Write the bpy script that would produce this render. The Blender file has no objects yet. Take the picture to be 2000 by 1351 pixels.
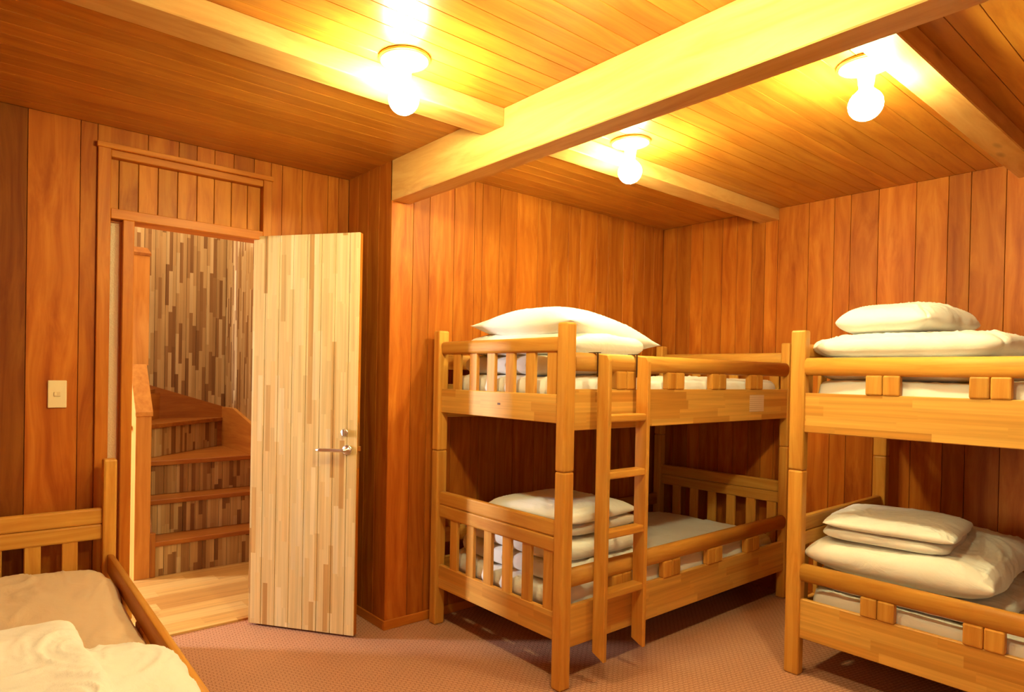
import bpy, bmesh, math, random
from mathutils import Vector, Matrix, noise
random.seed(7)
PI = math.pi
scene = bpy.context.scene
C = bpy.context.collection

# ---------------------------------------------------------------- camera
cam = bpy.data.objects.new('camera', bpy.data.cameras.new('camera'))
C.objects.link(cam)
Rv = Vector((0.78740349, -0.6161455, 0.01898587))
Uv = Vector((-0.00924029, 0.01899843, 0.99977681))
Fv = Vector((0.61636868, 0.7874032, -0.00926607))
cm = Matrix((Rv, Uv, -Fv)).transposed().to_4x4()
cm.translation = Vector((-4.33487, -2.97672, 1.4))
cam.matrix_world = cm
cam.data.sensor_width = 36
cam.data.sensor_fit = 'HORIZONTAL'
cam.data.lens = 1256.5 / 2000 * 36
cam.data.shift_x = 105.35 / 2000
cam.data.shift_y = 66.38 / 2000
cam.data.clip_start = 0.02
scene.camera = cam

# ---------------------------------------------------------------- light
scene.view_settings.view_transform = 'Standard'
scene.view_settings.look = 'None'
scene.view_settings.gamma = 1
scene.view_settings.use_curve_mapping = False
scene.view_settings.exposure = 1.3
w = bpy.data.worlds.new('world'); scene.world = w
w.use_nodes = True
w.node_tree.nodes['Background'].inputs[0].default_value = (0.02, 0.02, 0.025, 1)
w.node_tree.nodes['Background'].inputs[1].default_value = 0.3
BULB = 146.0
BULB_COL = (1.0, 0.97, 0.50)

def area(name, loc, direction, sx, sy, power, col):
    l = bpy.data.lights.new(name, 'AREA'); l.shape = 'RECTANGLE'
    l.size = sx; l.size_y = sy; l.energy = power; l.color = col
    o = bpy.data.objects.new(name, l); C.objects.link(o)
    o.location = loc
    o.rotation_euler = Vector(direction).to_track_quat('-Z', 'Y').to_euler()
    return o
# daylight through the narrow window at the far end of the stair hall
area('hall_window_daylight', (-6.93, 3.22, 1.55), (0.8, -0.6, -0.02), 0.42, 1.3, 175, (0.97, 0.95, 0.95))
# daylight coming down the stairwell from the upper storey
area('stairwell_daylight', (-3.35, 1.9, 3.75), (0.25, 0.15, -1), 1.0, 1.0, 12, (1.0, 0.80, 0.48))
# added weak warm fill by the wall behind the camera, no window there
area('room_fill_light', (-4.15, -4.22, 1.5), (0.35, 1, -0.12), 0.9, 0.9, 5, (1.0, 0.88, 0.56))

# ---------------------------------------------------------------- materials
def newmat(name):
    m = bpy.data.materials.new(name); m.use_nodes = True
    nt = m.node_tree; b = nt.nodes['Principled BSDF']
    return m, nt, b

def N(nt, t, **kw):
    n = nt.nodes.new(t)
    for k, v in kw.items(): setattr(n, k, v)
    return n

def ramp(nt, stops):
    r = N(nt, 'ShaderNodeValToRGB')
    e = r.color_ramp.elements
    while len(e) < len(stops): e.new(0.5)
    for i, (p, c) in enumerate(stops):
        e[i].position = p; e[i].color = (*c, 1)
    return r

def wood(name, light, mid, dark, rough=0.42, grain=26.0, tonevar=0.35, knots=0.0, spec=0.35, coat=0.0):
    m, nt, b = newmat(name); L = nt.links.new
    at = N(nt, 'ShaderNodeAttribute', attribute_name='gc')
    tn = N(nt, 'ShaderNodeAttribute', attribute_name='tone')
    mp = N(nt, 'ShaderNodeMapping'); mp.inputs['Scale'].default_value = (1.3, grain, grain)
    L(at.outputs['Vector'], mp.inputs['Vector'])
    # slow warp so the grain wanders like cathedral figure
    wn = N(nt, 'ShaderNodeTexNoise'); wn.inputs['Scale'].default_value = 2.2; wn.inputs['Detail'].default_value = 1
    mp2 = N(nt, 'ShaderNodeMapping'); mp2.inputs['Scale'].default_value = (0.7, 3, 3)
    L(at.outputs['Vector'], mp2.inputs['Vector']); L(mp2.outputs[0], wn.inputs['Vector'])
    ws = N(nt, 'ShaderNodeVectorMath', operation='SCALE'); ws.inputs['Scale'].default_value = 2.6
    L(wn.outputs['Color'], ws.inputs[0])
    ad = N(nt, 'ShaderNodeVectorMath', operation='ADD')
    L(mp.outputs[0], ad.inputs[0]); L(ws.outputs[0], ad.inputs[1])
    n1 = N(nt, 'ShaderNodeTexNoise'); n1.inputs['Scale'].default_value = 1.0; n1.inputs['Detail'].default_value = 6; n1.inputs['Roughness'].default_value = 0.62
    L(ad.outputs[0], n1.inputs['Vector'])
    rp = ramp(nt, [(0.30, dark), (0.52, mid), (0.72, light)])
    L(n1.outputs['Fac'], rp.inputs['Fac'])
    # tone of the single board
    mr = N(nt, 'ShaderNodeMapRange'); mr.inputs['To Min'].default_value = 1 - tonevar; mr.inputs['To Max'].default_value = 1 + tonevar * 0.35; mr.clamp = False
    L(tn.outputs['Fac'], mr.inputs['Value'])
    vm = N(nt, 'ShaderNodeVectorMath', operation='SCALE')
    L(rp.outputs['Color'], vm.inputs[0]); L(mr.outputs[0], vm.inputs['Scale'])
    out = vm.outputs[0]
    if knots > 0:
        vo = N(nt, 'ShaderNodeTexVoronoi'); vo.inputs['Scale'].default_value = 1.0
        mk = N(nt, 'ShaderNodeMapping'); mk.inputs['Scale'].default_value = (1.4, 5.0, 5.0)
        L(at.outputs['Vector'], mk.inputs['Vector']); L(mk.outputs[0], vo.inputs['Vector'])
        kr = N(nt, 'ShaderNodeMapRange'); kr.inputs['From Min'].default_value = 0.035; kr.inputs['From Max'].default_value = 0.10
        kr.inputs['To Min'].default_value = 1 - knots; kr.inputs['To Max'].default_value = 1.0
        L(vo.outputs['Distance'], kr.inputs['Value'])
        v2 = N(nt, 'ShaderNodeVectorMath', operation='SCALE')
        L(out, v2.inputs[0]); L(kr.outputs[0], v2.inputs['Scale']); out = v2.outputs[0]
    L(out, b.inputs['Base Color'])
    b.inputs['Roughness'].default_value = rough
    b.inputs['Specular IOR Level'].default_value = spec
    b.inputs['Coat Weight'].default_value = coat
    b.inputs['Coat Roughness'].default_value = 0.22
    bp = N(nt, 'ShaderNodeBump'); bp.inputs['Strength'].default_value = 0.08; bp.inputs['Distance'].default_value = 0.004
    L(n1.outputs['Fac'], bp.inputs['Height']); L(bp.outputs[0], b.inputs['Normal'])
    return m

def block_wood(name, stops, strip=0.0273, block=0.42, rough=0.4, grain=30, spec=0.35):
    """laminated strips: narrow strips along the grain, each cut into blocks of differing tone"""
    m, nt, b = newmat(name); L = nt.links.new
    at = N(nt, 'ShaderNodeAttribute', attribute_name='gc')
    sp = N(nt, 'ShaderNodeSeparateXYZ'); L(at.outputs['Vector'], sp.inputs[0])
    def M(op, a, bb=None, val=None):
        n = N(nt, 'ShaderNodeMath', operation=op)
        L(a, n.inputs[0])
        if bb is not None: L(bb, n.inputs[1])
        if val is not None: n.inputs[1].default_value = val
        return n.outputs[0]
    si = M('FLOOR', M('DIVIDE', sp.outputs['Y'], val=strip))
    w1 = N(nt, 'ShaderNodeTexWhiteNoise', noise_dimensions='1D'); L(si, w1.inputs['W'])
    sh = M('MULTIPLY', w1.outputs['Value'], val=7.0)
    al = M('DIVIDE', sp.outputs['X'], val=block)
    bi = M('FLOOR', M('ADD', al, sh))
    cx = N(nt, 'ShaderNodeCombineXYZ'); L(si, cx.inputs[0]); L(bi, cx.inputs[1])
    w2 = N(nt, 'ShaderNodeTexWhiteNoise', noise_dimensions='3D'); L(cx.outputs[0], w2.inputs['Vector'])
    rp = ramp(nt, stops); L(w2.outputs['Value'], rp.inputs['Fac'])
    mp = N(nt, 'ShaderNodeMapping'); mp.inputs['Scale'].default_value = (1.6, grain * 2, grain)
    L(at.outputs['Vector'], mp.inputs['Vector'])
    n1 = N(nt, 'ShaderNodeTexNoise'); n1.inputs['Scale'].default_value = 1; n1.inputs['Detail'].default_value = 5
    off = N(nt, 'ShaderNodeVectorMath', operation='SCALE'); off.inputs['Scale'].default_value = 30
    L(w2.outputs['Color'], off.inputs[0])
    ad = N(nt, 'ShaderNodeVectorMath', operation='ADD'); L(mp.outputs[0], ad.inputs[0]); L(off.outputs[0], ad.inputs[1])
    L(ad.outputs[0], n1.inputs['Vector'])
    mr = N(nt, 'ShaderNodeMapRange'); mr.inputs['From Min'].default_value = 0.3; mr.inputs['From Max'].default_value = 0.7
    mr.inputs['To Min'].default_value = 0.80; mr.inputs['To Max'].default_value = 1.10
    L(n1.outputs['Fac'], mr.inputs['Value'])
    vm = N(nt, 'ShaderNodeVectorMath', operation='SCALE'); L(rp.outputs['Color'], vm.inputs[0]); L(mr.outputs[0], vm.inputs['Scale'])
    L(vm.outputs[0], b.inputs['Base Color'])
    b.inputs['Roughness'].default_value = rough
    b.inputs['Specular IOR Level'].default_value = spec
    return m

def fabric(name, col, bump=0.25):
    m, nt, b = newmat(name); L = nt.links.new
    tc = N(nt, 'ShaderNodeTexCoord')
    n1 = N(nt, 'ShaderNodeTexNoise'); n1.inputs['Scale'].default_value = 6; n1.inputs['Detail'].default_value = 4; n1.inputs['Distortion'].default_value = 1.6
    n2 = N(nt, 'ShaderNodeTexNoise'); n2.inputs['Scale'].default_value = 420; n2.inputs['Detail'].default_value = 1
    L(tc.outputs['Object'], n1.inputs['Vector']); L(tc.outputs['Object'], n2.inputs['Vector'])
    mx = N(nt, 'ShaderNodeMath', operation='MULTIPLY_ADD'); mx.inputs[1].default_value = 0.05
    L(n2.outputs['Fac'], mx.inputs[0]); L(n1.outputs['Fac'], mx.inputs[2])
    bp = N(nt, 'ShaderNodeBump'); bp.inputs['Strength'].default_value = bump; bp.inputs['Distance'].default_value = 0.03
    L(mx.outputs[0], bp.inputs['Height']); L(bp.outputs[0], b.inputs['Normal'])
    b.inputs['Base Color'].default_value = (*col, 1)
    b.inputs['Roughness'].default_value = 0.85
    b.inputs['Specular IOR Level'].default_value = 0.2
    b.inputs['Sheen Weight'].default_value = 0.15
    return m

def flat(name, col, rough=0.5, metal=0.0, emit=None, strength=0.0, trans=0.0):
    m, nt, b = newmat(name)
    b.inputs['Base Color'].default_value = (*col, 1)
    b.inputs['Roughness'].default_value = rough
    b.inputs['Metallic'].default_value = metal
    b.inputs['Transmission Weight'].default_value = trans
    if emit:
        b.inputs['Emission Color'].default_value = (*emit, 1)
        b.inputs['Emission Strength'].default_value = strength
    return m

M = {}
M['panel'] = wood('panelling_wood', (0.57, 0.190, 0.020), (0.47, 0.130, 0.012), (0.33, 0.070, 0.006), rough=0.45, tonevar=0.26, grain=20, spec=0.14)
M['ceiling'] = wood('ceiling_wood', (0.62, 0.275, 0.036), (0.54, 0.210, 0.025), (0.41, 0.130, 0.013), rough=0.30, tonevar=0.16, grain=24, spec=0.40)
M['beam'] = wood('beam_wood', (0.74, 0.45, 0.150), (0.67, 0.37, 0.110), (0.54, 0.25, 0.060), rough=0.45, tonevar=0.1, grain=16, knots=0.45, spec=0.25)
M['frame'] = wood('door_frame_wood', (0.60, 0.215, 0.024), (0.52, 0.165, 0.017), (0.43, 0.115, 0.011), rough=0.42, tonevar=0.12, grain=30, spec=0.18)
M['transom'] = wood('transom_board_wood', (0.62, 0.235, 0.026), (0.54, 0.18, 0.018), (0.38, 0.10, 0.009), rough=0.45, tonevar=0.2, grain=22, knots=0.3, spec=0.15)
M['bed'] = wood('bed_wood', (0.71, 0.375, 0.070), (0.63, 0.300, 0.050), (0.52, 0.205, 0.028), rough=0.42, tonevar=0.18, grain=30, spec=0.24)
M['bedboard'] = block_wood('bed_finger_jointed_wood', [(0.0, (0.54, 0.24, 0.040)), (0.4, (0.63, 0.32, 0.062)), (1.0, (0.71, 0.40, 0.088))], strip=0.046, block=0.37, rough=0.40, spec=0.28)
M['door'] = block_wood('door_laminated_wood', [(0.0, (0.48, 0.25, 0.075)), (0.08, (0.58, 0.35, 0.12)), (0.16, (0.70, 0.49, 0.21)), (0.7, (0.75, 0.57, 0.27)), (1.0, (0.78, 0.62, 0.34))], strip=0.0275, block=0.36)
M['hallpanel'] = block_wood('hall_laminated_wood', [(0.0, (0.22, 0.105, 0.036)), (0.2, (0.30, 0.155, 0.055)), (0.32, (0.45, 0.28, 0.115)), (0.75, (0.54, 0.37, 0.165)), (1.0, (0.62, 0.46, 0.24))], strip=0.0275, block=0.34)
M['hallfloor'] = block_wood('hall_floor_wood', [(0.0, (0.52, 0.27, 0.075)), (0.4, (0.66, 0.40, 0.13)), (1.0, (0.74, 0.50, 0.19))], strip=0.12, block=0.55, rough=0.3)
M['stair'] = wood('stair_wood', (0.48, 0.19, 0.032), (0.40, 0.14, 0.022), (0.30, 0.09, 0.013), rough=0.38, tonevar=0.15, grain=26)
M['newel'] = wood('stair_partition_wood', (0.72, 0.34, 0.075), (0.65, 0.285, 0.055), (0.55, 0.21, 0.038), rough=0.4, tonevar=0.1, grain=26)
M['gap'] = flat('panel_gap', (0.12, 0.030, 0.006), 0.8)
M['white'] = fabric('white_cotton', (0.80, 0.79, 0.745))
M['white2'] = fabric('white_cotton_futon', (0.79, 0.77, 0.73))
M['tan'] = fabric('tan_cotton', (0.72, 0.55, 0.36))
M['grey'] = fabric('pinkish_grey_cotton', (0.50, 0.36, 0.30))
M['metal'] = flat('brushed_nickel', (0.78, 0.74, 0.70), 0.28, 1.0)
M['brass'] = flat('brass', (0.80, 0.55, 0.20), 0.3, 1.0)
M['darkmetal'] = flat('dark_metal', (0.10, 0.05, 0.03), 0.45, 0.7)
M['plastic'] = flat('ivory_plastic', (0.80, 0.66, 0.38), 0.4)
M['plastic2'] = flat('ivory_plastic_button', (0.72, 0.54, 0.30), 0.4)
M['bulb'] = flat('lit_bulb_glass', (1, 1, 1), 0.3, 0, BULB_COL, BULB)
M['canopy'] = flat('white_enamel', (0.80, 0.72, 0.55), 0.4)
M['bronze'] = flat('bronze_rim', (0.50, 0.26, 0.06), 0.4, 0.6)
M['plaster'] = flat('hall_plaster', (0.66, 0.52, 0.36), 0.8)

def _glass():
    m, nt, b = newmat('pebbled_glass'); L = nt.links.new
    tc = N(nt, 'ShaderNodeTexCoord')
    vo = N(nt, 'ShaderNodeTexVoronoi'); vo.inputs['Scale'].default_value = 150
    L(tc.outputs['Object'], vo.inputs['Vector'])
    bp = N(nt, 'ShaderNodeBump'); bp.inputs['Strength'].default_value = 0.7; bp.inputs['Distance'].default_value = 0.003
    L(vo.outputs['Distance'], bp.inputs['Height']); L(bp.outputs[0], b.inputs['Normal'])
    b.inputs['Base Color'].default_value = (0.88, 0.78, 0.52, 1)
    b.inputs['Roughness'].default_value = 0.55
    b.inputs['Transmission Weight'].default_value = 0.6
    return m
M['glass'] = _glass()

def _carpet():
    m, nt, b = newmat('looped_carpet'); L = nt.links.new
    tc = N(nt, 'ShaderNodeTexCoord')
    mp = N(nt, 'ShaderNodeMapping'); mp.inputs['Rotation'].default_value = (0, 0, math.radians(12)); mp.inputs['Scale'].default_value = (1, 1, 1)
    L(tc.outputs['Object'], mp.inputs['Vector'])
    br = N(nt, 'ShaderNodeTexBrick'); br.offset = 0.5
    br.inputs['Scale'].default_value = 1.0; br.inputs['Brick Width'].default_value = 0.030; br.inputs['Row Height'].default_value = 0.017
    br.inputs['Mortar Size'].default_value = 0.004; br.inputs['Mortar Smooth'].default_value = 1.0
    L(mp.outputs[0], br.inputs['Vector'])
    n1 = N(nt, 'ShaderNodeTexNoise'); n1.inputs['Scale'].default_value = 160; n1.inputs['Detail'].default_value = 3
    L(tc.outputs['Object'], n1.inputs['Vector'])
    n2 = N(nt, 'ShaderNodeTexNoise'); n2.inputs['Scale'].default_value = 2.5
    L(tc.outputs['Object'], n2.inputs['Vector'])
    ad = N(nt, 'ShaderNodeMath', operation='MULTIPLY_ADD'); ad.inputs[1].default_value = -0.45
    L(br.outputs['Fac'], ad.inputs[0]); L(n1.outputs['Fac'], ad.inputs[2])
    rp = ramp(nt, [(0.05, (0.34, 0.165, 0.10)), (0.45, (0.52, 0.27, 0.165)), (0.75, (0.64, 0.37, 0.24))])
    L(ad.outputs[0], rp.inputs['Fac'])
    mr = N(nt, 'ShaderNodeMapRange'); mr.inputs['To Min'].default_value = 0.88; mr.inputs['To Max'].default_value = 1.1
    L(n2.outputs['Fac'], mr.inputs['Value'])
    vm = N(nt, 'ShaderNodeVectorMath', operation='SCALE'); L(rp.outputs['Color'], vm.inputs[0]); L(mr.outputs[0], vm.inputs['Scale'])
    L(vm.outputs[0], b.inputs['Base Color'])
    bp = N(nt, 'ShaderNodeBump'); bp.inputs['Strength'].default_value = 0.5; bp.inputs['Distance'].default_value = 0.006
    L(ad.outputs[0], bp.inputs['Height']); L(bp.outputs[0], b.inputs['Normal'])
    b.inputs['Roughness'].default_value = 0.95; b.inputs['Specular IOR Level'].default_value = 0.1
    return m
M['carpet'] = _carpet()

def _sticker():
    m, nt, b = newmat('printed_sticker'); L = nt.links.new
    tc = N(nt, 'ShaderNodeTexCoord')
    wv = N(nt, 'ShaderNodeTexWave', wave_type='BANDS', bands_direction='Z'); wv.inputs['Scale'].default_value = 26; wv.inputs['Distortion'].default_value = 0
    L(tc.outputs['Object'], wv.inputs['Vector'])
    rp = ramp(nt, [(0.0, (0.52, 0.36, 0.22)), (0.3, (0.70, 0.52, 0.34)), (1.0, (0.74, 0.56, 0.38))])
    L(wv.outputs['Fac'], rp.inputs['Fac']); L(rp.outputs['Color'], b.inputs['Base Color'])
    b.inputs['Roughness'].default_value = 0.6
    return m
M['sticker'] = _sticker()

# ---------------------------------------------------------------- mesh building
class MB:
    """collects shaped pieces into one mesh; every vertex carries grain coordinates and a board tone"""
    def __init__(s): s.v = []; s.f = []; s.gc = []; s.tone = []; s.sm = []
    def add(s, bm, mat=None, axis=0, tone=None, off=None, smooth=False, gcfun=None):
        mat = mat or Matrix()
        tone = random.random() if tone is None else tone
        if off is None: off = Vector((random.uniform(0, 40), random.uniform(0, 40), random.uniform(0, 40)))
        base = len(s.v)
        bm.verts.index_update()
        for v in bm.verts:
            c = v.co
            g = (c[axis], c[(axis + 1) % 3], c[(axis + 2) % 3]) if gcfun is None else gcfun(c)
            s.gc.append((g[0] + off[0], g[1] + off[1], g[2] + off[2]))
            s.v.append(mat @ c); s.tone.append(tone)
        for f in bm.faces:
            s.f.append([base + v.index for v in f.verts]); s.sm.append(smooth)
        bm.free(); return s
    def box(s, x0, x1, y0, y1, z0, z1, axis=0, bev=0.0, seg=1, tone=None, mat=None, off=None, smooth=False, gcfun=None):
        bm = bmesh.new(); bmesh.ops.create_cube(bm, size=1)
        for v in bm.verts:
            v.co = Vector(((x0 + x1) / 2 + v.co.x * (x1 - x0), (y0 + y1) / 2 + v.co.y * (y1 - y0), (z0 + z1) / 2 + v.co.z * (z1 - z0)))
        if bev > 0:
            bmesh.ops.bevel(bm, geom=bm.edges[:], offset=bev, segments=seg, profile=0.5, affect='EDGES', clamp_overlap=True)
        return s.add(bm, mat, axis, tone, off, smooth or seg > 2, gcfun)
    def prism(s, pts, a, b_, plane='yz', axis=0, tone=None, bev=0.0, mat=None):
        """polygon pts in a plane, extruded from a to b_ along the third axis"""
        bm = bmesh.new()
        def P(p, t):
            if plane == 'yz': return (t, p[0], p[1])
            if plane == 'xz': return (p[0], t, p[1])
            return (p[0], p[1], t)
        A = [bm.verts.new(P(p, a)) for p in pts]; B = [bm.verts.new(P(p, b_)) for p in pts]
        bm.faces.new(A); bm.faces.new(B[::-1])
        n = len(pts)
        for i in range(n): bm.faces.new((A[i], B[i], B[(i + 1) % n], A[(i + 1) % n]))
        bmesh.ops.recalc_face_normals(bm, faces=bm.faces[:])
        if bev > 0:
            bmesh.ops.bevel(bm, geom=bm.edges[:], offset=bev, segments=1, profile=0.5, affect='EDGES', clamp_overlap=True)
        return s.add(bm, mat, axis, tone)
    def lathe(s, prof, n=32, mat=None, tone=0.5):
        bm = bmesh.new(); rings = []
        for r, z in prof:
            if r < 1e-6: rings.append([bm.verts.new((0, 0, z))])
            else: rings.append([bm.verts.new((r * math.cos(2 * PI * i / n), r * math.sin(2 * PI * i / n), z)) for i in range(n)])
        for a, b in zip(rings, rings[1:]):
            for i in range(n):
                j = (i + 1) % n
                if len(a) == 1 and len(b) == 1: continue
                if len(a) == 1: bm.faces.new((a[0], b[j], b[i]))
                elif len(b) == 1: bm.faces.new((a[i], a[j], b[0]))
                else: bm.faces.new((a[i], a[j], b[j], b[i]))
        bmesh.ops.recalc_face_normals(bm, faces=bm.faces[:])
        return s.add(bm, mat, 2, tone, smooth=True)
    def build(s, name, m, parent=None, mods=None):
        me = bpy.data.meshes.new(name)
        me.from_pydata([tuple(v) for v in s.v], [], s.f)
        me.polygons.foreach_set('use_smooth', s.sm)
        a = me.attributes.new('gc', 'FLOAT_VECTOR', 'POINT'); a.data.foreach_set('vector', [c for g in s.gc for c in g])
        t = me.attributes.new('tone', 'FLOAT', 'POINT'); t.data.foreach_set('value', s.tone)
        me.materials.append(M[m]); me.update()
        o = bpy.data.objects.new(name, me); C.objects.link(o)
        if parent: o.parent = parent
        return o

def tag(o, label=None, cat=None, group=None, kind=None):
    if label: o['label'] = label
    if cat: o['category'] = cat
    if group: o['group'] = group
    if kind: o['kind'] = kind
    return o
def thing(name, label, cat, loc=(0, 0, 0), rz=0, group=None):
    o = bpy.data.objects.new(name, None); C.objects.link(o)
    o.empty_display_size = 0.1
    o.location = loc; o.rotation_euler = (0, 0, rz)
    return tag(o, label, cat, group)
def struct(o, label=None): return tag(o, label, kind='structure')

# ---------------------------------------------------------------- room constants
CZ = 2.549           # ceiling
DY = 0.486           # face of the door wall
J = -2.482           # return (jog) face
LX = -4.88           # left wall
BY = -4.30           # wall behind the camera
G = 0.0012           # half groove

def panel_run(mb, p0, p1, fixed, z0, z1, along, cuts, side, tones=None, d=0.016):
    """vertical boards from p0 to p1; 'along' x or y; front face at 'fixed'; side=+1 when the wall body lies towards +"""
    edges = [p0] + [c for c in cuts if p0 + 0.02 < c < p1 - 0.02] + [p1]
    for i, (a, b) in enumerate(zip(edges, edges[1:])):
        f0, f1 = (fixed, fixed + side * d)
        f0, f1 = min(f0, f1), max(f0, f1)
        tn = tones.get(round(a, 3)) if tones else None
        if along == 'x': mb.box(a + G, b - G, f0, f1, z0, z1, axis=2, bev=0.0014, tone=tn)
        else: mb.box(f0, f1, a + G, b - G, z0, z1, axis=2, bev=0.0014, tone=tn)

def cuts_random(a, b, lo=0.09, hi=0.20):
    out = []; p = a
    while p < b:
        p += random.choice((lo, (lo + hi) / 2, hi, lo * 1.3)) ; out.append(p)
    return out

# floor (carpet)
mb = MB(); mb.box(LX, 0.0, BY, 0.575, -0.10, 0.0)
struct(mb.build('floor', 'carpet'), 'brown looped carpet')

# ceiling boards
mb = MB()
y = DY
while y > BY - 0.01:
    ya = max(y - 0.09, BY)
    mb.box(LX, -0.0, ya + 0.0008, y - 0.0008, CZ, CZ + 0.02, axis=0, bev=0.0012)
    y -= 0.09
ceil = struct(mb.build('ceiling', 'ceiling'), 'tongue and groove board ceiling')
mb = MB(); mb.box(LX - 0.1, 0.12, BY - 0.1, DY + 0.1, CZ + 0.0185, CZ + 0.10)
struct(mb.build('ceiling_backing', 'gap', ceil))

# ---- wall with the doorway (left part of the picture)
FX0, FX1, FZ = -3.812, -2.964, 2.462
mb = MB()
cl = [-4.68, -4.56, -4.39, -4.23, -4.087, -3.882]
panel_run(mb, LX, FX0, DY, 0.0, CZ, 'x', cl, 1, tones={-4.23: -0.7, -4.087: 0.75, -3.882: 0.3, -4.39: -0.7})
panel_run(mb, FX0, FX1, DY, FZ, CZ, 'x', [-3.592, -3.448, -3.36, -3.27, -3.17, -3.06], 1)
panel_run(mb, FX1, J, DY, 0.0, CZ, 'x', [-2.90, -2.78, -2.62, -2.55], 1)
wl = struct(mb.build('wall_door_side', 'panel'), 'reddish vertical board wall around the doorway')
mb = MB()
mb.box(LX - 0.1, FX0, DY + 0.0145, 0.60, 0, CZ); mb.box(FX0, FX1, DY + 0.0145, 0.60, FZ, CZ); mb.box(FX1, J + 0.1, DY + 0.0145, 0.60, 0, CZ)
struct(mb.build('wall_core', 'gap', wl))

# ---- return wall (jog) beside the open door
mb = MB(); panel_run(mb, 0.0, DY, J, 0.0, CZ, 'y', [0.13, 0.25, 0.37], 1)
wj = struct(mb.build('wall_return', 'panel'), 'narrow return wall behind the open door')
mb = MB(); mb.box(J + 0.0145, J + 0.10, 0.0145, DY + 0.1, 0, CZ)
struct(mb.build('wall_core', 'gap', wj))

# ---- wall behind the ladder bunk
mb = MB()
ca = [-2.339, -2.228, -2.053, -1.90, -1.839, -1.70, -1.558, -1.369, -1.25, -1.08, -0.96, -0.79, -0.66, -0.49, -0.37, -0.24, -0.12]
panel_run(mb, J + 0.0005, 0.0, 0.0, 0.0, CZ, 'x', ca, 1)
wa = struct(mb.build('wall_back', 'panel'), 'vertical board wall behind the bunk with the ladder')
mb = MB(); mb.box(J + 0.0145, 0.10, 0.0145, 0.10, 0, CZ)
struct(mb.build('wall_core', 'gap', wa))

# ---- right wall
mb = MB()
cb = [-0.12, -0.237, -0.34, -0.49, -0.60, -0.709, -0.80, -0.886, -1.083, -1.236, -1.33, -1.481, -1.672, -1.824, -1.925, -2.074]
c2 = [-4.2, -4.05, -3.9, -3.72, -3.6, -3.45, -3.3, -3.1, -2.98, -2.8, -2.66, -2.5, -2.4, -2.22]
panel_run(mb, BY, 0.0, 0.0, 0.0, CZ, 'y', sorted(cb + c2), 1, tones={-1.672: 0.98, -1.481: 0.5})
wb = struct(mb.build('wall_right', 'panel'), 'vertical board wall on the right')
mb = MB(); mb.box(0.0145, 0.10, BY - 0.1, 0.10, 0, CZ)
struct(mb.build('wall_core', 'gap', wb))

# ---- left wall and the wall behind the camera (outside the picture)
mb = MB(); panel_run(mb, BY, DY, LX, 0.0, CZ, 'y', cuts_random(BY, DY), -1)
wleft = struct(mb.build('wall_left', 'panel'))
mb = MB(); mb.box(LX - 0.10, LX - 0.0145, BY - 0.1, DY, 0, CZ); struct(mb.build('wall_core', 'gap', wleft))
mb = MB(); panel_run(mb, LX, 0, BY, 0.0, CZ, 'x', cuts_random(LX, 0), -1)
wf = struct(mb.build('wall_front', 'panel'))
mb = MB(); mb.box(LX, 0.1, BY - 0.1, BY - 0.0145, 0, CZ); struct(mb.build('wall_core', 'gap', wf))

# ---- baseboards
def base(name, x0, x1, y0, y1):
    mb = MB(); mb.box(x0, x1, y0, y1, 0.0, 0.052, axis=0 if abs(x1 - x0) > abs(y1 - y0) else 1, bev=0.003)
    return struct(mb.build(name, 'frame'))
base('baseboard_back', J - 0.010, 0.0, -0.010, 0.0)
base('baseboard_return', J - 0.010, J, 0.0, DY)
base('baseboard_right', -0.010, 0.0, BY, -0.0105)
base('baseboard_door_side', LX, FX0, DY - 0.010, DY)

# ---- beams
mb = MB(); mb.box(J, J + 0.120, BY, 0.0145, 2.330, CZ + 0.001, axis=1, bev=0.004, tone=0.6)
struct(mb.build('trim_1', 'beam'), 'big pale main ceiling beam')
def beam(name, x0, x1, y0, y1, lab):
    mb = MB(); mb.box(x0, x1, y0, y1, 2.470, CZ + 0.001, axis=0, bev=0.004, tone=0.5)
    struct(mb.build(name, 'beam'), lab)
beam('trim_2', LX, J + 0.001, -0.897, -0.757, 'pale cross beam left of the main beam')
beam('trim_3', J + 0.119, 0.0, -0.892, -0.760, 'pale cross beam ending at the corner of the right wall')
beam('trim_4', J + 0.119, 0.0, -2.234, -2.118, 'pale cross beam at the upper right')
beam('trim_5', LX, J + 0.001, -2.234, -2.118, 'cross beam over the camera')

# ---------------------------------------------------------------- door frame
PJ = DY - 0.016      # frame stands slightly proud of the boards
mb = MB()
mb.box(FX0, -3.756, PJ, 0.60, 0.0, FZ, axis=2, bev=0.003, tone=0.5)                  # left jamb
mb.box(-3.012, FX1, PJ, 0.60, 0.0, FZ, axis=2, bev=0.003, tone=0.4)                 # right jamb
mb.box(FX0 - 0.006, FX1 + 0.006, PJ - 0.012, 0.60, FZ - 0.022, FZ + 0.004, axis=0, bev=0.003, tone=0.7)  # cap
mb.box(-3.756, -3.012, PJ + 0.006, 0.60, 2.405, FZ - 0.022, axis=0, bev=0.003, tone=0.45)   # head
mb.box(-3.756, -3.012, PJ, 0.60, 2.112, 2.160, axis=0, bev=0.003, tone=0.75)        # transom rail
mb.box(-3.702, -3.652, PJ, 0.60, 0.012, 2.112, axis=2, bev=0.003, tone=0.6)         # mullion
tr = struct(mb.build('trim_6', 'frame'), 'wooden door frame with mullion and transom rail')
mb = MB()
for i, x in enumerate([-3.756, -3.715, -3.628, -3.538, -3.445, -3.350, -3.262, -3.172, -3.085]):
    x1 = [-3.715, -3.628, -3.538, -3.445, -3.350, -3.262, -3.172, -3.085, -3.012][i]
    mb.box(x + 0.0015, x1 - 0.0015, 0.515, 0.530, 2.160, 2.405, axis=2, bev=0.002)
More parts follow.
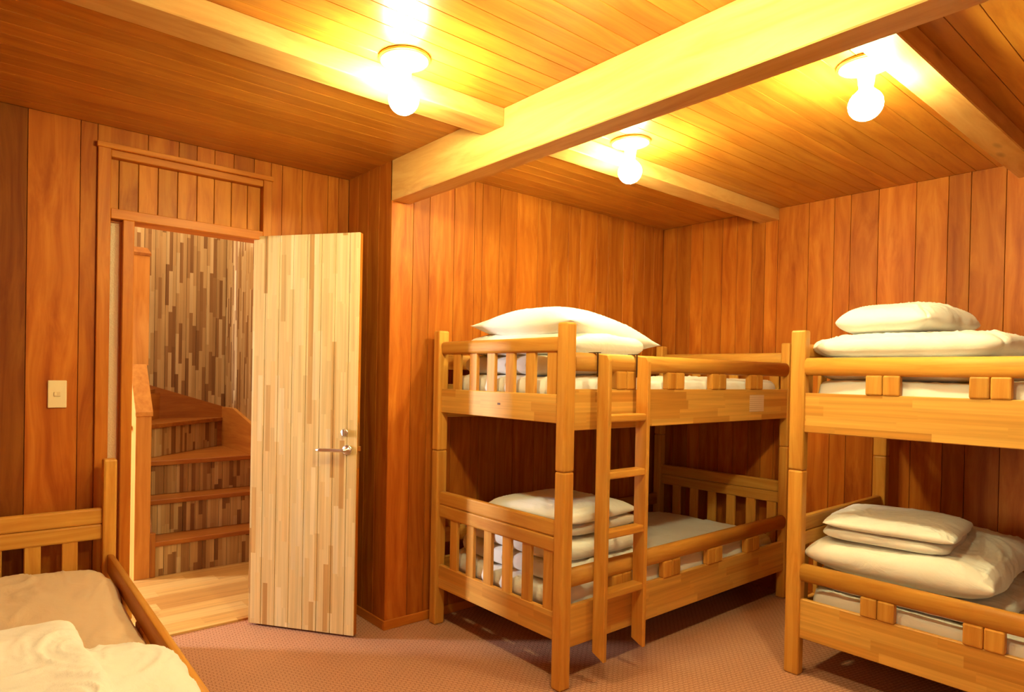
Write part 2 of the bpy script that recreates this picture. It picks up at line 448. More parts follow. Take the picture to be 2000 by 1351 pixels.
struct(mb.build('transom_panel', 'transom', tr))
mb = MB(); mb.box(-3.756, -3.012, 0.5285, 0.54, 2.160, 2.405); struct(mb.build('transom_backing', 'gap', tr))
mb = MB(); mb.box(-3.752, -3.704, 0.53, 0.536, 0.42, 2.104)
g = struct(mb.build('window_1', 'glass'), 'narrow strip of pebbled glass beside the doorway')
mb = MB()
mb.box(-3.7525, -3.7485, 0.515, 0.53, 0.42, 2.108, axis=2); mb.box(-3.709, -3.701, 0.505, 0.53, 0.42, 2.108, axis=2)
mb.box(-3.752, -3.704, 0.515, 0.53, 2.102, 2.111, axis=0)
struct(mb.build('glazing_bead', 'frame', g))
mb = MB(); mb.box(-3.756, -3.702, 0.50, 0.56, 0.0, 0.42, axis=2); struct(mb.build('lower_panel', 'frame', g))

# ---------------------------------------------------------------- door leaf, standing open into the room
hx, hy = -3.052, 0.498
ang = math.atan2(-0.011 - 0.498, -2.665 + 3.052)
door = bpy.data.objects.new('door_1', None); C.objects.link(door)
door.location = (hx, hy, 0.0); door.rotation_euler = (0, 0, ang); struct(door, 'open door of laminated strips with lever handle')
# local: x along the leaf, visible face at y=0, leaf body towards +y
DW, DT = 0.628, 0.036
mb = MB()
xs = [0.0, 0.077, 0.160, 0.243, 0.326, 0.409, 0.490, 0.571, DW]
for k, (a, b_) in enumerate(zip(xs, xs[1:])):
    o = Vector((0, 0, 0))
    mb.box(a + 0.0012, b_ - 0.0012, 0.0, 0.008, 0.012, 2.131, axis=2, bev=0.0016, off=o, gcfun=lambda c, k=k: (c.z + 3.3, c.x - xs[k] + k * 0.0825 + 0.4, 0.0))
leaf = mb.build('door_face', 'door', door)
mb = MB(); mb.box(0.001, DW, 0.0068, DT, 0.0125, 2.1305, axis=2, tone=0.6, bev=0.001)
leafc = tag(mb.build('door_core', 'frame', door))
# latch plate and bolt in the free edge
mb = MB(); mb.box(DW - 0.0005, DW + 0.0015, 0.010, 0.030, 0.895, 1.135, bev=0.0005); mb.build('latch_plate', 'bronze', leafc)
mb = MB(); mb.box(DW + 0.001, DW + 0.014, 0.013, 0.027, 0.985, 1.010, bev=0.002); mb.build('latch_bolt', 'brass', leafc)
# lever handle
lv = MB()
rotY = Matrix.Rotation(PI / 2, 4, 'X')
def onface(x, z): return Matrix.Translation((x, 0, z)) @ Matrix.Rotation(PI / 2, 4, 'X')
lv.lathe([(0.0, 0.0), (0.0265, 0.0), (0.0265, 0.006), (0.023, 0.009), (0.010, 0.010), (0.0095, 0.045), (0.0, 0.047)], 28, onface(0.575, 0.990))
bm = bmesh.new(); n = 12; rings = []
for i in range(9):
    t = i / 8; x = 0.583 - 0.165 * t; ry = 0.0095 - 0.002 * t; rz = 0.010 - 0.001 * t
    yy = -0.045 + 0.006 * math.sin(t * PI)
    rings.append([bm.verts.new((x, yy + ry * math.cos(2 * PI * k / n), 0.990 + rz * math.sin(2 * PI * k / n) - 0.003 * t)) for k in range(n)])
for a, b_ in zip(rings, rings[1:]):
    for k in range(n): bm.faces.new((a[k], a[(k + 1) % n], b_[(k + 1) % n], b_[k]))
bm.faces.new(rings[0]); bm.faces.new(rings[-1][::-1])
bmesh.ops.recalc_face_normals(bm, faces=bm.faces[:])
lv.add(bm, smooth=True)
lv.build('lever_handle', 'metal', leaf)
tt = MB()
tt.lathe([(0.0, 0.0), (0.021, 0.0), (0.021, 0.005), (0.017, 0.008), (0.0, 0.008)], 24, onface(0.558, 1.080))
tt.box(0.550, 0.566, -0.022, -0.007, 1.062, 1.098, bev=0.005, seg=2)
tt.build('thumb_turn', 'metal', leaf)
for z in (0.25, 1.9):
    mb = MB(); mb.box(-0.006, 0.004, 0.004, 0.014, z - 0.05, z + 0.05, bev=0.003); mb.build('hinge', 'bronze', door)

# light switch
sw = thing('light_switch', 'ivory light switch plate on the red board wall left of the doorway', 'light switch', (-3.963, DY, 1.273))
mb = MB(); mb.box(-0.0375, 0.0375, -0.009, 0.0, -0.063, 0.063, bev=0.004, seg=2); mb.build('cover_plate', 'plastic', sw)
mb = MB(); mb.box(-0.013, 0.013, -0.012, -0.0085, -0.011, 0.011, bev=0.0015); rk = mb.build('rocker', 'plastic2', sw)
mb = MB(); mb.box(-0.013, -0.003, -0.0135, -0.0118, -0.006, 0.006, bev=0.0006); mb.build('indicator', 'plastic', rk)

# ---------------------------------------------------------------- stair hall
HX0, HX1, HY1, HZ = -7.0, -2.46, 4.2, 3.9
mb = MB()
y = 0.575; k = 0
mb.box(HX0, HX1, 0.575, 1.64, -0.10, 0.010, gcfun=lambda c: (c.x, c.y + 0.03, 0), off=Vector((3, 5, 0)))
mb.box(HX0, HX1, 1.64, HY1, -0.10, 0.010, gcfun=lambda c: (c.x, c.y + 0.03, 0), off=Vector((3, 5, 0)))
struct(mb.build('floor_hall', 'hallfloor'), 'pale laminated wood floor of the stair hall')
def vpanels(mb, p0, p1, fixed, z0, z1, along, side):
    n = max(1, round((p1 - p0) / 0.0825)); wd = (p1 - p0) / n
    for i in range(n):
        a = p0 + i * wd; b_ = a + wd
        f0, f1 = sorted((fixed, fixed + side * 0.012))
        gf = (lambda c, a=a, i=i: (c.z, (c.x if along == 'x' else c.y) - a + i * 0.0825 + 0.003, 0))
        o = Vector((5 + p0, 20.0, 0))
        o.y = round(o.y / 0.0275) * 0.0275
        if along == 'x': mb.box(a + 0.001, b_ - 0.001, f0, f1, z0, z1, axis=2, bev=0.0015, off=o, gcfun=gf)
        else: mb.box(f0, f1, a + 0.001, b_ - 0.001, z0, z1, axis=2, bev=0.0015, off=o, gcfun=gf)
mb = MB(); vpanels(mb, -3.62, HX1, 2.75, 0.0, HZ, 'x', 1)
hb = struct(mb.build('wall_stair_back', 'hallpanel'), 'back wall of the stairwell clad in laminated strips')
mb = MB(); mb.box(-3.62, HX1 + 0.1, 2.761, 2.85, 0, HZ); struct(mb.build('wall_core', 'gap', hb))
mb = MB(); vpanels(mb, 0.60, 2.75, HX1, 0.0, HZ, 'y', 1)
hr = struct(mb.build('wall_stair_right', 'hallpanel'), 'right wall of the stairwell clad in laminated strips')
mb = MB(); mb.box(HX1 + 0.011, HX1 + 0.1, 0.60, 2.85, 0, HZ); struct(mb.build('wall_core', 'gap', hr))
mb = MB()
mb.box(HX0 - 0.1, HX0, 0.5, HY1, 0, HZ); mb.box(HX0, -3.62, HY1, HY1 + 0.1, 0, HZ)
mb.box(HX0, LX - 0.1, 0.50, 0.60, 0, HZ); mb.box(LX - 0.1, HX1, 0.545, 0.60, CZ, HZ)
mb.box(-3.72, -3.62, 2.75, HY1, 0, HZ)
struct(mb.build('wall_hall', 'plaster'))
mb = MB(); mb.box(HX0, HX1, 0.5, HY1, HZ, HZ + 0.1); struct(mb.build('ceiling_hall', 'plaster'))

# staircase: three straight-ish steps, then winders turning left
st = thing('staircase', 'wooden winder staircase turning left, seen through the open doorway', 'staircase', (-2.86, 1.61, 0.0))
O = Vector((-2.86, 1.61, 0.0))
def sp(name, mb, m, lab=None):
    for i in range(len(mb.v)): mb.v[i] = mb.v[i] - O
    o = mb.build(name, m, st)
    if lab: o['label'] = lab
    return o
SX0, SX1 = -3.300, HX1 - 0.002
ys = [1.612, 1.80, 1.985]; zs = [0.245, 0.490, 0.735]
def riser(x0, x1, yy, z0, z1):
    mb = MB(); n = round((x1 - x0) / 0.0825); wd = (x1 - x0) / n
    for i in range(n):
        a = x0 + i * wd
        mb.box(a + 0.001, a + wd - 0.001, yy, yy + 0.012, z0, z1, axis=2, bev=0.001, off=Vector((9 + yy, 60 * 0.0275, 0)), gcfun=lambda c, a=a, i=i: (c.z, c.x - a + i * 0.0825 + 0.003, 0))
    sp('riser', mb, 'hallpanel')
riser(SX0, SX1, 1.625, 0.010, 0.212)
riser(SX0, SX1, 1.812, 0.246, 0.457)
riser(SX0, SX1, 1.998, 0.491, 0.702)
mb = MB(); mb.box(SX0 + 0.02, SX1, 1.605, 1.825, 0.212, 0.245, axis=0, bev=0.004); sp('tread', mb, 'stair')
mb = MB(); mb.box(SX0, SX1, 1.790, 2.010, 0.457, 0.490, axis=0, bev=0.004); sp('tread', mb, 'stair')
c4 = (-2.47, 2.745)
mb = MB(); mb.prism([(SX0, 1.972), (SX1, 1.972), (SX1, 2.748), (-2.62, 2.748), (SX0, 2.12)], 0.702, 0.735, 'xy', axis=0, bev=0.003); sp('tread', mb, 'stair')
# winder riser running from the newel to the corner: laminated below, solid board above
a = Vector((-3.300, 2.085)); b2 = Vector((-2.50, 2.745))
dv = (b2 - a).normalized(); L4 = (b2 - a).length
MX = Matrix.Translation((a.x, a.y, 0)) @ Matrix.Rotation(math.atan2(dv.y, dv.x), 4, 'Z')
mb = MB()
for i in range(12):
    wd = L4 / 12
    mb.box(i * wd + 0.001, (i + 1) * wd - 0.001, 0.0, 0.012, 0.736, 0.952, axis=2, bev=0.001, mat=MX, off=Vector((2, 100 * 0.0275, 0)), gcfun=lambda c: (c.z, c.x, 0))
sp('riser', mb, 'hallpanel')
mb = MB(); mb.prism([(SX0, 2.06), (-2.475, 2.720), (-2.475, 2.748), (-3.10, 2.748), (SX0, 2.30)], 0.952, 0.985, 'xy', axis=0, bev=0.003); sp('tread', mb, 'stair')
mb = MB(); mb.prism([(SX0, 2.26), (-3.02, 2.748), (-3.60, 2.748), (-3.60, 2.26)], 1.197, 1.230, 'xy', axis=0, bev=0.003); sp('tread', mb, 'stair')
mb = MB(); mb.box(0, 0.57, 0, 0.015, 0.986, 1.197, mat=Matrix.Translation((SX0, 2.275, 0)) @ Matrix.Rotation(math.atan2(0.473, 0.32), 4, 'Z')); sp('riser', mb, 'stair')
# wall strings (skirt boards)
mb = MB(); mb.prism([(-3.62, 0.98), (-2.472, 0.70), (-2.472, 1.075), (-3.62, 1.43)], 2.722, 2.749, 'xz', axis=0, tone=0.4); sp('wall_string', mb, 'stair')
mb = MB(); mb.prism([(1.62, 0.0), (1.62, 0.33), (1.66, 0.92), (1.95, 0.955), (2.45, 1.075), (2.722, 1.075), (2.722, 0.45), (2.1, 0.0)], HX1 - 0.030, HX1 - 0.001, 'yz', axis=1, tone=0.7); sp('wall_string', mb, 'newel')
# closed partition with sloping cap on the open side
mb = MB(); mb.prism([(1.612, 0.010), (1.612, 1.085), (1.80, 1.395), (2.62, 1.395), (2.62, 0.010)], -3.402, -3.306, 'yz', axis=2, tone=0.5, bev=0.002); sp('partition', mb, 'newel')
mb = MB(); mb.prism([(1.600, 1.083), (1.600, 1.112), (1.80, 1.425), (2.62, 1.425), (2.62, 1.394), (1.806, 1.394), (1.612, 1.083)], -3.407, -3.300, 'yz', axis=1, tone=0.3, bev=0.002); sp('sloping_cap', mb, 'newel')
mb = MB(); mb.box(-3.306, -3.272, 1.606, 1.645, 0.010, 0.305, axis=2, bev=0.003); sp('stair_string', mb, 'stair')
mb = MB(); mb.prism([(1.645, 0.28), (1.645, 0.30), (1.76, 0.52), (1.83, 0.52), (1.83, 0.28)], -3.306, -3.285, 'yz', axis=1); sp('stair_string', mb, 'stair')
mb = MB(); mb.prism([(2.30, 1.42), (2.30, 2.245), (2.42, 2.30), (2.60, 2.30), (2.60, 1.42)], -3.330, -3.180, 'yz', axis=2, tone=0.6, bev=0.002); sp('upper_newel', mb, 'newel')
mb = MB(); mb.prism([(2.295, 2.245), (2.295, 2.265), (2.42, 2.325), (2.62, 2.325), (2.62, 2.300), (2.42, 2.300)], -3.340, -3.172, 'yz', axis=1, tone=0.2); sp('upper_cap', mb, 'stair')
mb = MB(); mb.box(-3.47, -3.402, 1.72, 1.76, 0.985, 1.015, axis=0, bev=0.003); sp('handrail_bracket', mb, 'newel')

# ---------------------------------------------------------------- ceiling lamps
def make_lamp():
    t = thing('ceiling_lamp', 'x', 'ceiling lamp', (0, 0, 0), 0, 'bare bulb ceiling lamps')
    mb = MB(); mb.lathe([(0.0, 0.0), (0.094, 0.0), (0.096, -0.004), (0.094, -0.010), (0.088, -0.010)], 40); mb.build('canopy_rim', 'bronze', t)
    mb = MB(); mb.lathe([(0.088, -0.006), (0.088, -0.014), (0.060, -0.022), (0.032, -0.026), (0.027, -0.055), (0.024, -0.080), (0.0, -0.082)], 40); mb.build('lamp_socket', 'canopy', t)
    mb = MB(); R_ = 0.056; pr = [(0.0, -0.0815), (0.021, -0.082), (0.024, -0.094)]
    for i in range(3, 15):
        a_ = PI * i / 14
        pr.append((R_ * math.sin(a_), -0.149 + R_ * math.cos(a_)))
    pr[-1] = (0.0, pr[-1][1])
    mb.lathe(pr, 32); mb.build('light_bulb', 'bulb', t)
    return t
def copy_tree(o, parent=None):
    c = o.copy(); C.objects.link(c)
    if parent: c.parent = parent
    for ch in list(o.children): copy_tree(ch, c)
    return c
lamp = make_lamp()
spots = [(-3.052, -0.985, 'lit bulb ceiling lamp in front of the left cross beam, left of the main beam'),
         (-1.752, -1.005, 'lit bulb ceiling lamp above the ladder bunk, right of the main beam'),
         (-1.752, -2.035, 'lit bulb ceiling lamp beside the upper right cross beam'),
         (-3.052, -2.010, 'lit bulb ceiling lamp overhead left of the main beam, nearest to the camera')]
protos = [lamp] + [copy_tree(lamp) for _ in range(3)]
for t, (x, y, lab) in zip(protos, spots):
    t.location = (x, y, CZ); t['label'] = lab

# ---------------------------------------------------------------- beds
def bed(name, label, loc, rz, L, W, double, offs, bw, low_foot=False, cat='bunk bed', extras=None):
    t = thing(name, label, cat, loc, rz, None)
    PA, PB = 0.068, 0.057
    def part(nm, mb, m='bed', par=None): return mb.build(nm, m, par or t)
    levels = [0] + ([1] if double else [])
    for iu, u in enumerate((0, L - PA)):
        for v in (0, W - PB):
            zt = 0.973 if not (low_foot and iu == 1) else 0.705
            mb = MB(); mb.box(u, u + PA, v, v + PB, 0.0, zt, axis=2, bev=0.009, seg=2); part('lower_post', mb)
            if double:
                mb = MB(); mb.box(u, u + PA, v, v + PB, 0.973, 1.639, axis=2, bev=0.009, seg=2); part('upper_post', mb)
    for lev in levels:
        if lev == 0: bz0, bz1, rz0, rz1 = 0.208, 0.336, 0.602, 0.747
        else: bz0, bz1, rz0, rz1 = 1.186, 1.316, 1.507, 1.577
        for iu, u in enumerate((0.020, L - 0.020 - 0.026)):
            zo = -0.24 if (low_foot and iu == 1) else 0.0
            mb = MB(); mb.box(u, u + 0.026, PB - 0.002, W - PB + 0.002, bz0, bz1, axis=1, bev=0.003, gcfun=lambda c: (c.y, c.z, c.x), off=Vector((random.uniform(0, 30), 7.003, 0))); part('end_board', mb, 'bedboard')
            if zo < 0:
                mb = MB(); mb.box(u - 0.004, u + 0.030, PB - 0.002, W - PB + 0.002, 0.46, 0.53, axis=1, bev=0.012, seg=2); part('end_rail', mb)
                continue
            if lev == 0:
                mb = MB(); mb.box(u - 0.003, u + 0.029, PB - 0.002, W - PB + 0.002, 0.674, rz1, axis=1, bev=0.009, seg=2); part('end_rail', mb)
                mb = MB(); mb.box(u - 0.003, u + 0.029, PB - 0.002, W - PB + 0.002, rz0, 0.674, axis=1, bev=0.009, seg=2); part('end_rail', mb)
                s1 = rz0 + 0.004
            else:
                mb = MB(); mb.box(u - 0.008, u + 0.034, PB - 0.002, W - PB + 0.002, rz0, rz1, axis=1, bev=0.014, seg=3); part('end_rail', mb)
                s1 = rz0 + 0.004
            for k in range(6):
                vc = W * (0.9965 - (0.184 + 0.1410 * k)) / 0.9965
                mb = MB(); mb.box(u + 0.003, u + 0.023, vc - 0.031, vc + 0.031, bz1 - 0.004, s1, axis=2, bev=0.003); part('end_slat', mb)
        z0 = 0.180 if lev == 0 else 1.156
        for iv, v in enumerate((0.010, W - 0.010 - 0.026)):
            mb = MB(); mb.box(PA - 0.002, L - PA + 0.002, v, v + 0.026, z0, z0 + 0.186, axis=0, bev=0.003, gcfun=lambda c: (c.x, c.z, c.y), off=Vector((random.uniform(0, 30), 5.02, 0))); part('side_board', mb, 'bedboard')
            mb = MB(); sgn = -1 if iv == 0 else 1; vc_ = v + 0.013
            prof_ = [(vc_ - sgn * 0.012, z0 + 0.352), (vc_ - sgn * 0.015, z0 + 0.349), (vc_ - sgn * 0.015, z0 + 0.271), (vc_ - sgn * 0.012, z0 + 0.268)]
            for q in range(9):
                a_ = -PI / 2 + PI * q / 8
                prof_.append((vc_ + sgn * (0.002 + 0.022 * math.cos(a_)), z0 + 0.310 + 0.042 * math.sin(a_)))
            mb.prism(prof_, PA - 0.002, L - PA + 0.002, 'yz', axis=0); mb.sm = [len(f) == 4 for f in mb.f]; part('side_rail', mb)
            for o in offs:
                mb = MB()
                for q in (0, 1):
                    x0 = o + q * bw / 2
                    mb.box(x0 + 0.0008, x0 + bw / 2 - 0.0008, v - 0.006, v + 0.030, z0 + 0.1845, z0 + 0.272, axis=2, bev=0.007, seg=2)
                part('spacer_block', mb)
        mb = MB(); zb = z0 + 0.105
        for k in range(12):
            x0 = PA + 0.02 + k * (L - 2 * PA - 0.04 - 0.09) / 11
            mb.box(x0, x0 + 0.09, 0.034, W - 0.034, zb, zb + 0.015, axis=1)
        mb.box(PA, L - PA, 0.036, 0.066, zb - 0.035, zb); mb.box(PA, L - PA, W - 0.066, W - 0.036, zb - 0.035, zb)
        part('slatted_base', mb)
    return t

B1 = dict(x=-2.220, y=-1.043, L=2.152, W=0.9965)
offs1 = [0.361, 0.774, 1.191, 1.611]
bunk1 = bed('bunk_bed', 'two tier pale wooden bunk bed with a ladder, standing against the back wall', (B1['x'], B1['y'], 0), 0, B1['L'], B1['W'], True, offs1, 0.152)
mb = MB(); mb.box(-0.085, 0.085, 0, 0.001, -0.0505, 0.0505)
sk = mb.build('instruction_sticker', 'sticker', bunk1); sk['label'] = 'pale printed paper sticker'; sk.location = (1.698, 0.0088, 1.258)
mb = MB(); mb.box(-0.001, 0, -0.011, 0.011, -0.005, 0.005, bev=0.0004)
mk = mb.build('maker_plate', 'darkmetal', bunk1); mk['label'] = 'tiny dark maker plate'; mk.location = (0.0198, 0.46, 1.256)

B2 = dict(x=-1.177, y=-1.526, L=2.152, W=1.105)
bunk2 = bed('bunk_bed', 'two tier pale wooden bunk bed at the right edge, standing against the right wall', (B2['x'], B2['y'], 0), -PI / 2, B2['L'], B2['W'], True, [0.322, 0.690, 1.10, 1.51], 0.134)
B3L, B3W = 2.15, 1.0
bed3 = bed('single_bed', 'single wooden bed with slatted headboard in the lower left corner, near the doorway', (-3.730 - B3W, 0.452, 0), -PI / 2 - math.radians(1.5), B3L, B3W, False, [0.36, 0.77, 1.19, 1.61], 0.152, low_foot=True, cat='bed')

# ladder hooked on the front rail of the first bunk
ld = thing('bunk_ladder', 'wooden four rung ladder hooked on the front rail of the left bunk bed', 'ladder', (-1.86, -1.05, 0.0))
for x0 in (-0.158, 0.132):
    bmx = MB()
    pts = [(0.0, 0.135), (-0.068, 0.105), (-0.068, 1.475), (-0.055, 1.497), (0.0, 1.505)]
    bmx.prism(pts, x0, x0 + 0.024, 'yz', axis=2, bev=0.003); s_ = bmx.build('ladder_stile', 'bed', ld)
    hk = MB(); hx0 = x0 - 0.004
    hk.box(hx0, hx0 + 0.003, -0.006, 0.0, 1.40, 1.512); hk.box(hx0, hx0 + 0.020, -0.006, 0.050, 1.5085, 1.512); hk.box(hx0, hx0 + 0.020, 0.0475, 0.050, 1.47, 1.5095)
    hk.build('ladder_hook', 'darkmetal', s_)
for z in (1.205, 0.945, 0.672, 0.395):
    mb = MB(); mb.box(-0.136, 0.134, -0.062, -0.004, z - 0.012, z + 0.022, axis=0, bev=0.006, seg=2); mb.build('ladder_rung', 'bed', ld)

# ---------------------------------------------------------------- bedding
def wr(x, y, z, s, sc=1.0):
    """cloth relief: soft dunes plus narrow warped creases"""
    p = Vector((x * 3.1 * sc + s * 7.3, y * 3.1 * sc - s * 3.1, z * 3.1 * sc + s))
    q = p + Vector((noise.noise(p * 1.3), noise.noise(p * 1.3 + Vector((5, 2, 1))), 0)) * 1.1
    n1 = noise.noise(Vector((q.x * 2.6, q.y * 0.8, q.z)))
    n2 = noise.noise(Vector((q.x * 0.9 + 9, q.y * 2.8, q.z * 1.3)))
    n3 = noise.noise(Vector((q.x * 3.3 + q.y * 2.1, q.y * 2.4 - q.x * 1.1, 4.0)))
    c = max(0, 1 - abs(n1) * 5) ** 2 + max(0, 1 - abs(n2) * 5) ** 2 + 0.6 * max(0, 1 - abs(n3) * 6) ** 2
    mask = 0.35 + 0.65 * max(0, noise.noise(p * 0.8 + Vector((3, 3, 3))) + 0.35)
    return 0.9 * noise.noise(p) + 0.35 * noise.noise(p * 2.3) + 0.55 * c * mask

def sheet(w_, l_, h_, a=8, b=0.35, n=56, bow=0.0, round_=0.06, seed=1.0, amp=0.008, zc=0.5, zfun=None, bot=None, tips=0.0):
    n = int(n * 1.5)
    """closed soft slab centred on x,y, bottom at z=0: superelliptic top and bottom"""
    bm = bmesh.new()
    def outline(u, v):
        # rounded-rectangle mapping with bowed sides
        x, y = u, v
        m_ = max(abs(u), abs(v))
        if m_ > 1e-6:
            k = round_ * (min(abs(u), abs(v)) / m_) ** 6 * m_
            x *= 1 - k; y *= 1 - k
        x *= 1 - bow * (1 - v * v) * 0 - bow * (1 - abs(v) ** 2) * (1 if abs(u) > 0 else 0) * abs(u) ** 3
        y *= 1 - bow * (1 - abs(u) ** 2) * abs(v) ** 3
        k2 = 1 + tips * (abs(u) * abs(v)) ** 4
        return x * w_ / 2 * k2, y * l_ / 2 * k2
    def prof(u, v): return (max(0, 1 - abs(u) ** a) * max(0, 1 - abs(v) ** a)) ** b
    def ss(i): 
        t = -1 + 2 * i / n
        return math.sin(t * PI / 2) * 0.6 + t * 0.4
    top = {}; bt = {}
    for i in range(n + 1):
        for j in range(n + 1):
            u, v = ss(i), ss(j); x, y = outline(u, v); t = prof(u, v)
            edge = i in (0, n) or j in (0, n)
            e = 0.010 * noise.noise(Vector((x * 5 + seed, y * 5, seed)))
            x += e * (1 if abs(u) > 0.5 else 0.3) * 1.2; y += e * 1.2 * (1 if abs(v) > 0.5 else 0.3)
            zt = h_ * zc + h_ * (1 - zc) * t
            ed = max(abs(u), abs(v)); pk = noise.noise(Vector((x * 14 + seed, y * 14, 2.0))) * 0.006 * max(0, (ed - 0.55) / 0.45)
            x += pk * u; y += pk * v
            zb = h_ * zc * (1 - t)
            d = wr(x, y, 0, seed) * amp
            z = zt + d * (0.35 + 0.65 * min(1, t * 1.5))
            if edge: z = h_ * zc + d * 0.5
            if zfun: z = z + zfun(x, y); zb2 = zb + zfun(x, y)
            else: zb2 = zb
            top[i, j] = bm.verts.new((x, y, z))
            if edge: bt[i, j] = top[i, j]
            else: bt[i, j] = bm.verts.new((x, y, max(zb2 if not bot else zb2 + bot(x, y), -0.0 if not zfun else -9)))
    for i in range(n):
        for j in range(n):
            bm.faces.new((top[i, j], top[i + 1, j], top[i + 1, j + 1], top[i, j + 1]))
            q = (bt[i, j], bt[i, j + 1], bt[i + 1, j + 1], bt[i + 1, j])
            try: bm.faces.new(q)
            except ValueError: pass
    return bm

def soft(name, label, cat, m, cx, cy, z, rz, layers, group=None, tilt=(0, 0)):
    """layers: list of (bm, dz, dx, dy, rot)"""
    mb = MB()
    for bm, dz, dx, dy, r in layers:
        mb.add(bm, Matrix.Translation((dx, dy, dz)) @ Matrix.Rotation(r, 4, 'Z'), smooth=True)
    o = mb.build(name, m)
    o.location = (cx, cy, z); o.rotation_euler = (tilt[0], tilt[1], rz)
    return tag(o, label, cat, group)

def futon(label, cx, cy, z, lx, ly, h, seed, m='white2', group='thin futon mattresses', zfun=None, n=64):
    return soft('futon_mattress', label, 'mattress', m, cx, cy, z, 0,
                [(sheet(lx, ly, h, a=26, b=0.30, n=n, round_=0.05, seed=seed, amp=0.012, zc=0.45, zfun=zfun), 0, 0, 0, 0)], group)

zb_lo, zb_up = 0.300, 1.276
i_ = 0.038
b1cx, b1cy = B1['x'] + B1['L'] / 2, B1['y'] + B1['W'] / 2
futon('white futon mattress on the upper tier of the bunk with the ladder', b1cx, b1cy, zb_up, B1['L'] - 0.12, B1['W'] - 0.085, 0.125, 1.0)
futon('greyish sheeted futon mattress on the lower tier of the bunk with the ladder', b1cx, b1cy, zb_lo, B1['L'] - 0.12, B1['W'] - 0.085, 0.115, 2.0)
b2cx, b2cy = B2['x'] + B2['W'] / 2, B2['y'] - B2['L'] / 2
futon('white futon mattress on the upper tier of the right hand bunk', b2cx, b2cy, zb_up, B2['W'] - 0.085, B2['L'] - 0.12, 0.125, 3.0)
futon('white futon mattress on the lower tier of the right hand bunk', b2cx, b2cy, zb_lo, B2['W'] - 0.085, B2['L'] - 0.12, 0.115, 4.0)
b3c = bed3.matrix_basis @ Vector((B3L / 2, B3W / 2, 0))
f3 = futon('tan sheeted mattress on the single bed in the lower left corner', b3c.x, b3c.y, zb_lo, B3W - 0.085, B3L - 0.12, 0.17, 5.0, 'tan', None,
           zfun=lambda x, y: 0.035 * max(0, (y - 0.3)) / 0.7)
f3.rotation_euler[2] = -math.radians(1.5)

# bedding of the first bunk, upper tier
soft('folded_comforter', 'white folded comforter under the big pillow on the upper tier of the ladder bunk', 'comforter', 'white', -1.80, -0.56, 1.398, 0.03,
     [(sheet(0.64, 0.84, 0.105, a=9, b=0.36, round_=0.1, seed=11, amp=0.010), 0, 0, 0, 0),
      (sheet(0.66, 0.80, 0.130, a=5, b=0.42, round_=0.1, seed=12, amp=0.010), 0.092, 0.0, 0.0, 0.02)], 'folded white comforters')
soft('pillow', 'large plump white pillow with a pointed corner on the upper tier of the ladder bunk', 'pillow', 'white', -1.745, -0.60, 1.528, 0.10,
     [(sheet(0.80, 0.64, 0.215, a=2.9, b=0.60, round_=0.0, seed=13, amp=0.008, tips=0.03, zc=0.42, bow=0.03), 0, 0, 0, 0)], 'white pillows', tilt=(0.0, 0.10))
# lower tier
soft('folded_comforter', 'white folded comforter on the lower tier of the ladder bunk, behind the ladder', 'comforter', 'white', -1.785, -0.54, 0.410, -0.02,
     [(sheet(0.66, 0.82, 0.105, a=10, b=0.34, round_=0.1, seed=21, amp=0.010), 0, 0, 0, 0),
      (sheet(0.64, 0.80, 0.115, a=8, b=0.38, round_=0.1, seed=22, amp=0.010), 0.092, 0.0, 0.0, 0.02)], 'folded white comforters')
soft('pillow', 'flat white pillow on the comforter of the lower tier of the ladder bunk', 'pillow', 'white', -1.745, -0.60, 0.610, 0.05,
     [(sheet(0.60, 0.60, 0.075, a=4.5, b=0.42, round_=0.04, seed=24, amp=0.006, zc=0.5), 0, 0, 0, 0),
      (sheet(0.59, 0.60, 0.085, a=4.0, b=0.50, round_=0.03, seed=23, amp=0.008, zc=0.35), 0.058, -0.01, 0, 0.02)], 'white pillows')

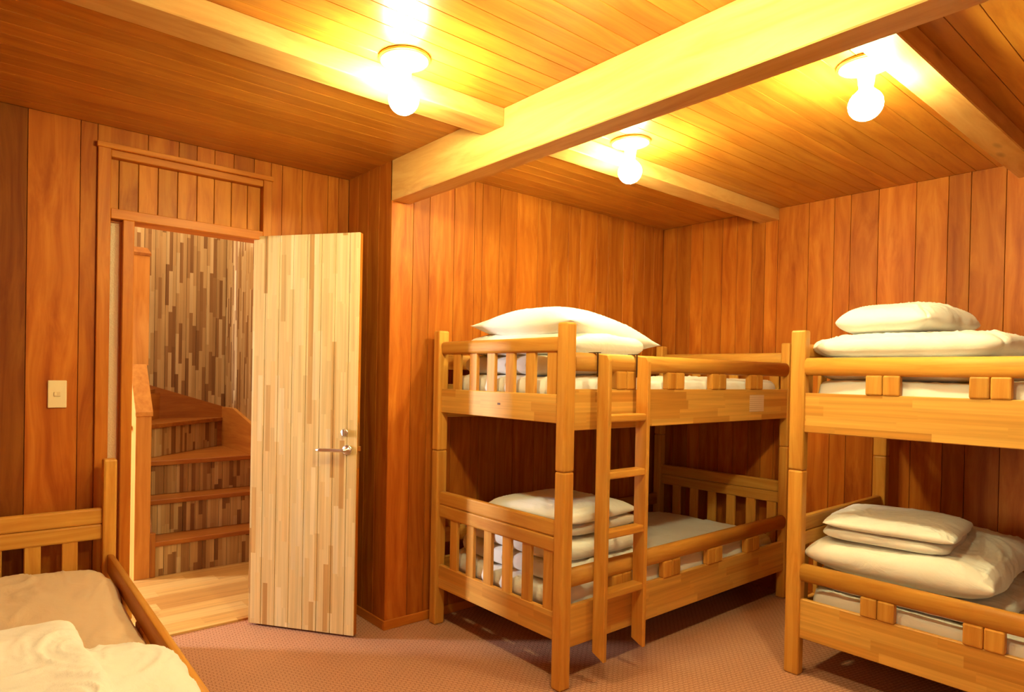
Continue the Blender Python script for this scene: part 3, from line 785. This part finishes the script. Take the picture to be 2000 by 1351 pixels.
# bedding of the second bunk
soft('folded_comforter', 'white folded comforter under the pillow on the upper tier of the right hand bunk', 'comforter', 'white', -0.70, -1.94, 1.398, 0.0,
     [(sheet(0.82, 0.70, 0.115, a=9, b=0.36, round_=0.1, seed=31, amp=0.012), 0, 0, 0.0, 0.0),
      (sheet(0.82, 0.78, 0.125, a=5, b=0.42, round_=0.1, seed=32, amp=0.018), 0.100, 0.0, 0.0, 0.03)], 'folded white comforters')
soft('pillow', 'small plump white pillow on top of the comforter, upper tier of the right hand bunk', 'pillow', 'white', -0.76, -1.875, 1.612, -0.10,
     [(sheet(0.60, 0.42, 0.155, a=3.8, b=0.52, round_=0.08, seed=33, amp=0.013, zc=0.42), 0, 0, 0, 0)], 'white pillows')
soft('folded_blanket', 'crumpled white blanket at the bottom of the pile, lower tier of the right hand bunk', 'blanket', 'white', -0.64, -1.95, 0.408, 0.0,
     [(sheet(0.92, 0.74, 0.085, a=9, b=0.36, round_=0.1, seed=40, amp=0.014), 0, 0, 0, 0.0)])
soft('folded_comforter', 'thick white folded comforter under the pillow on the lower tier of the right hand bunk', 'comforter', 'white', -0.68, -1.935, 0.484, 0.02,
     [(sheet(0.86, 0.70, 0.185, a=5, b=0.44, round_=0.04, seed=42, amp=0.022, tips=0.06, zfun=lambda x, y: 0.03 * max(0, x + 0.1) / 0.4), 0, 0, 0, 0.0)], 'folded white comforters')
soft('pillow', 'folded white pillow on top of the pile, lower tier of the right hand bunk', 'pillow', 'white', -0.80, -1.86, 0.652, 0.08,
     [(sheet(0.54, 0.49, 0.065, a=7, b=0.40, round_=0.06, seed=43, amp=0.006, zc=0.5), 0, 0, 0, 0),
      (sheet(0.56, 0.51, 0.070, a=5, b=0.45, round_=0.06, seed=44, amp=0.010, zc=0.4, tips=0.05), 0.052, 0.0, -0.01, 0.03)], 'white pillows')

# bedding of the single bed
soft('folded_comforter', 'thick pale yellow white comforter folded on the single bed, right of the pillow', 'comforter', 'white', -4.215, -1.40, 0.462, -0.03,
     [(sheet(0.75, 0.90, 0.19, a=7, b=0.38, round_=0.1, seed=52, amp=0.020), 0, 0, 0, 0)], None)
soft('pillow', 'crumpled bright white pillow on the single bed at the left edge', 'pillow', 'white', -4.345, -1.33, 0.632, 0.02,
     [(sheet(0.55, 0.62, 0.13, a=12, b=0.34, round_=0.04, seed=57, amp=0.022, zc=0.4), 0, 0, 0, 0)], 'white pillows')
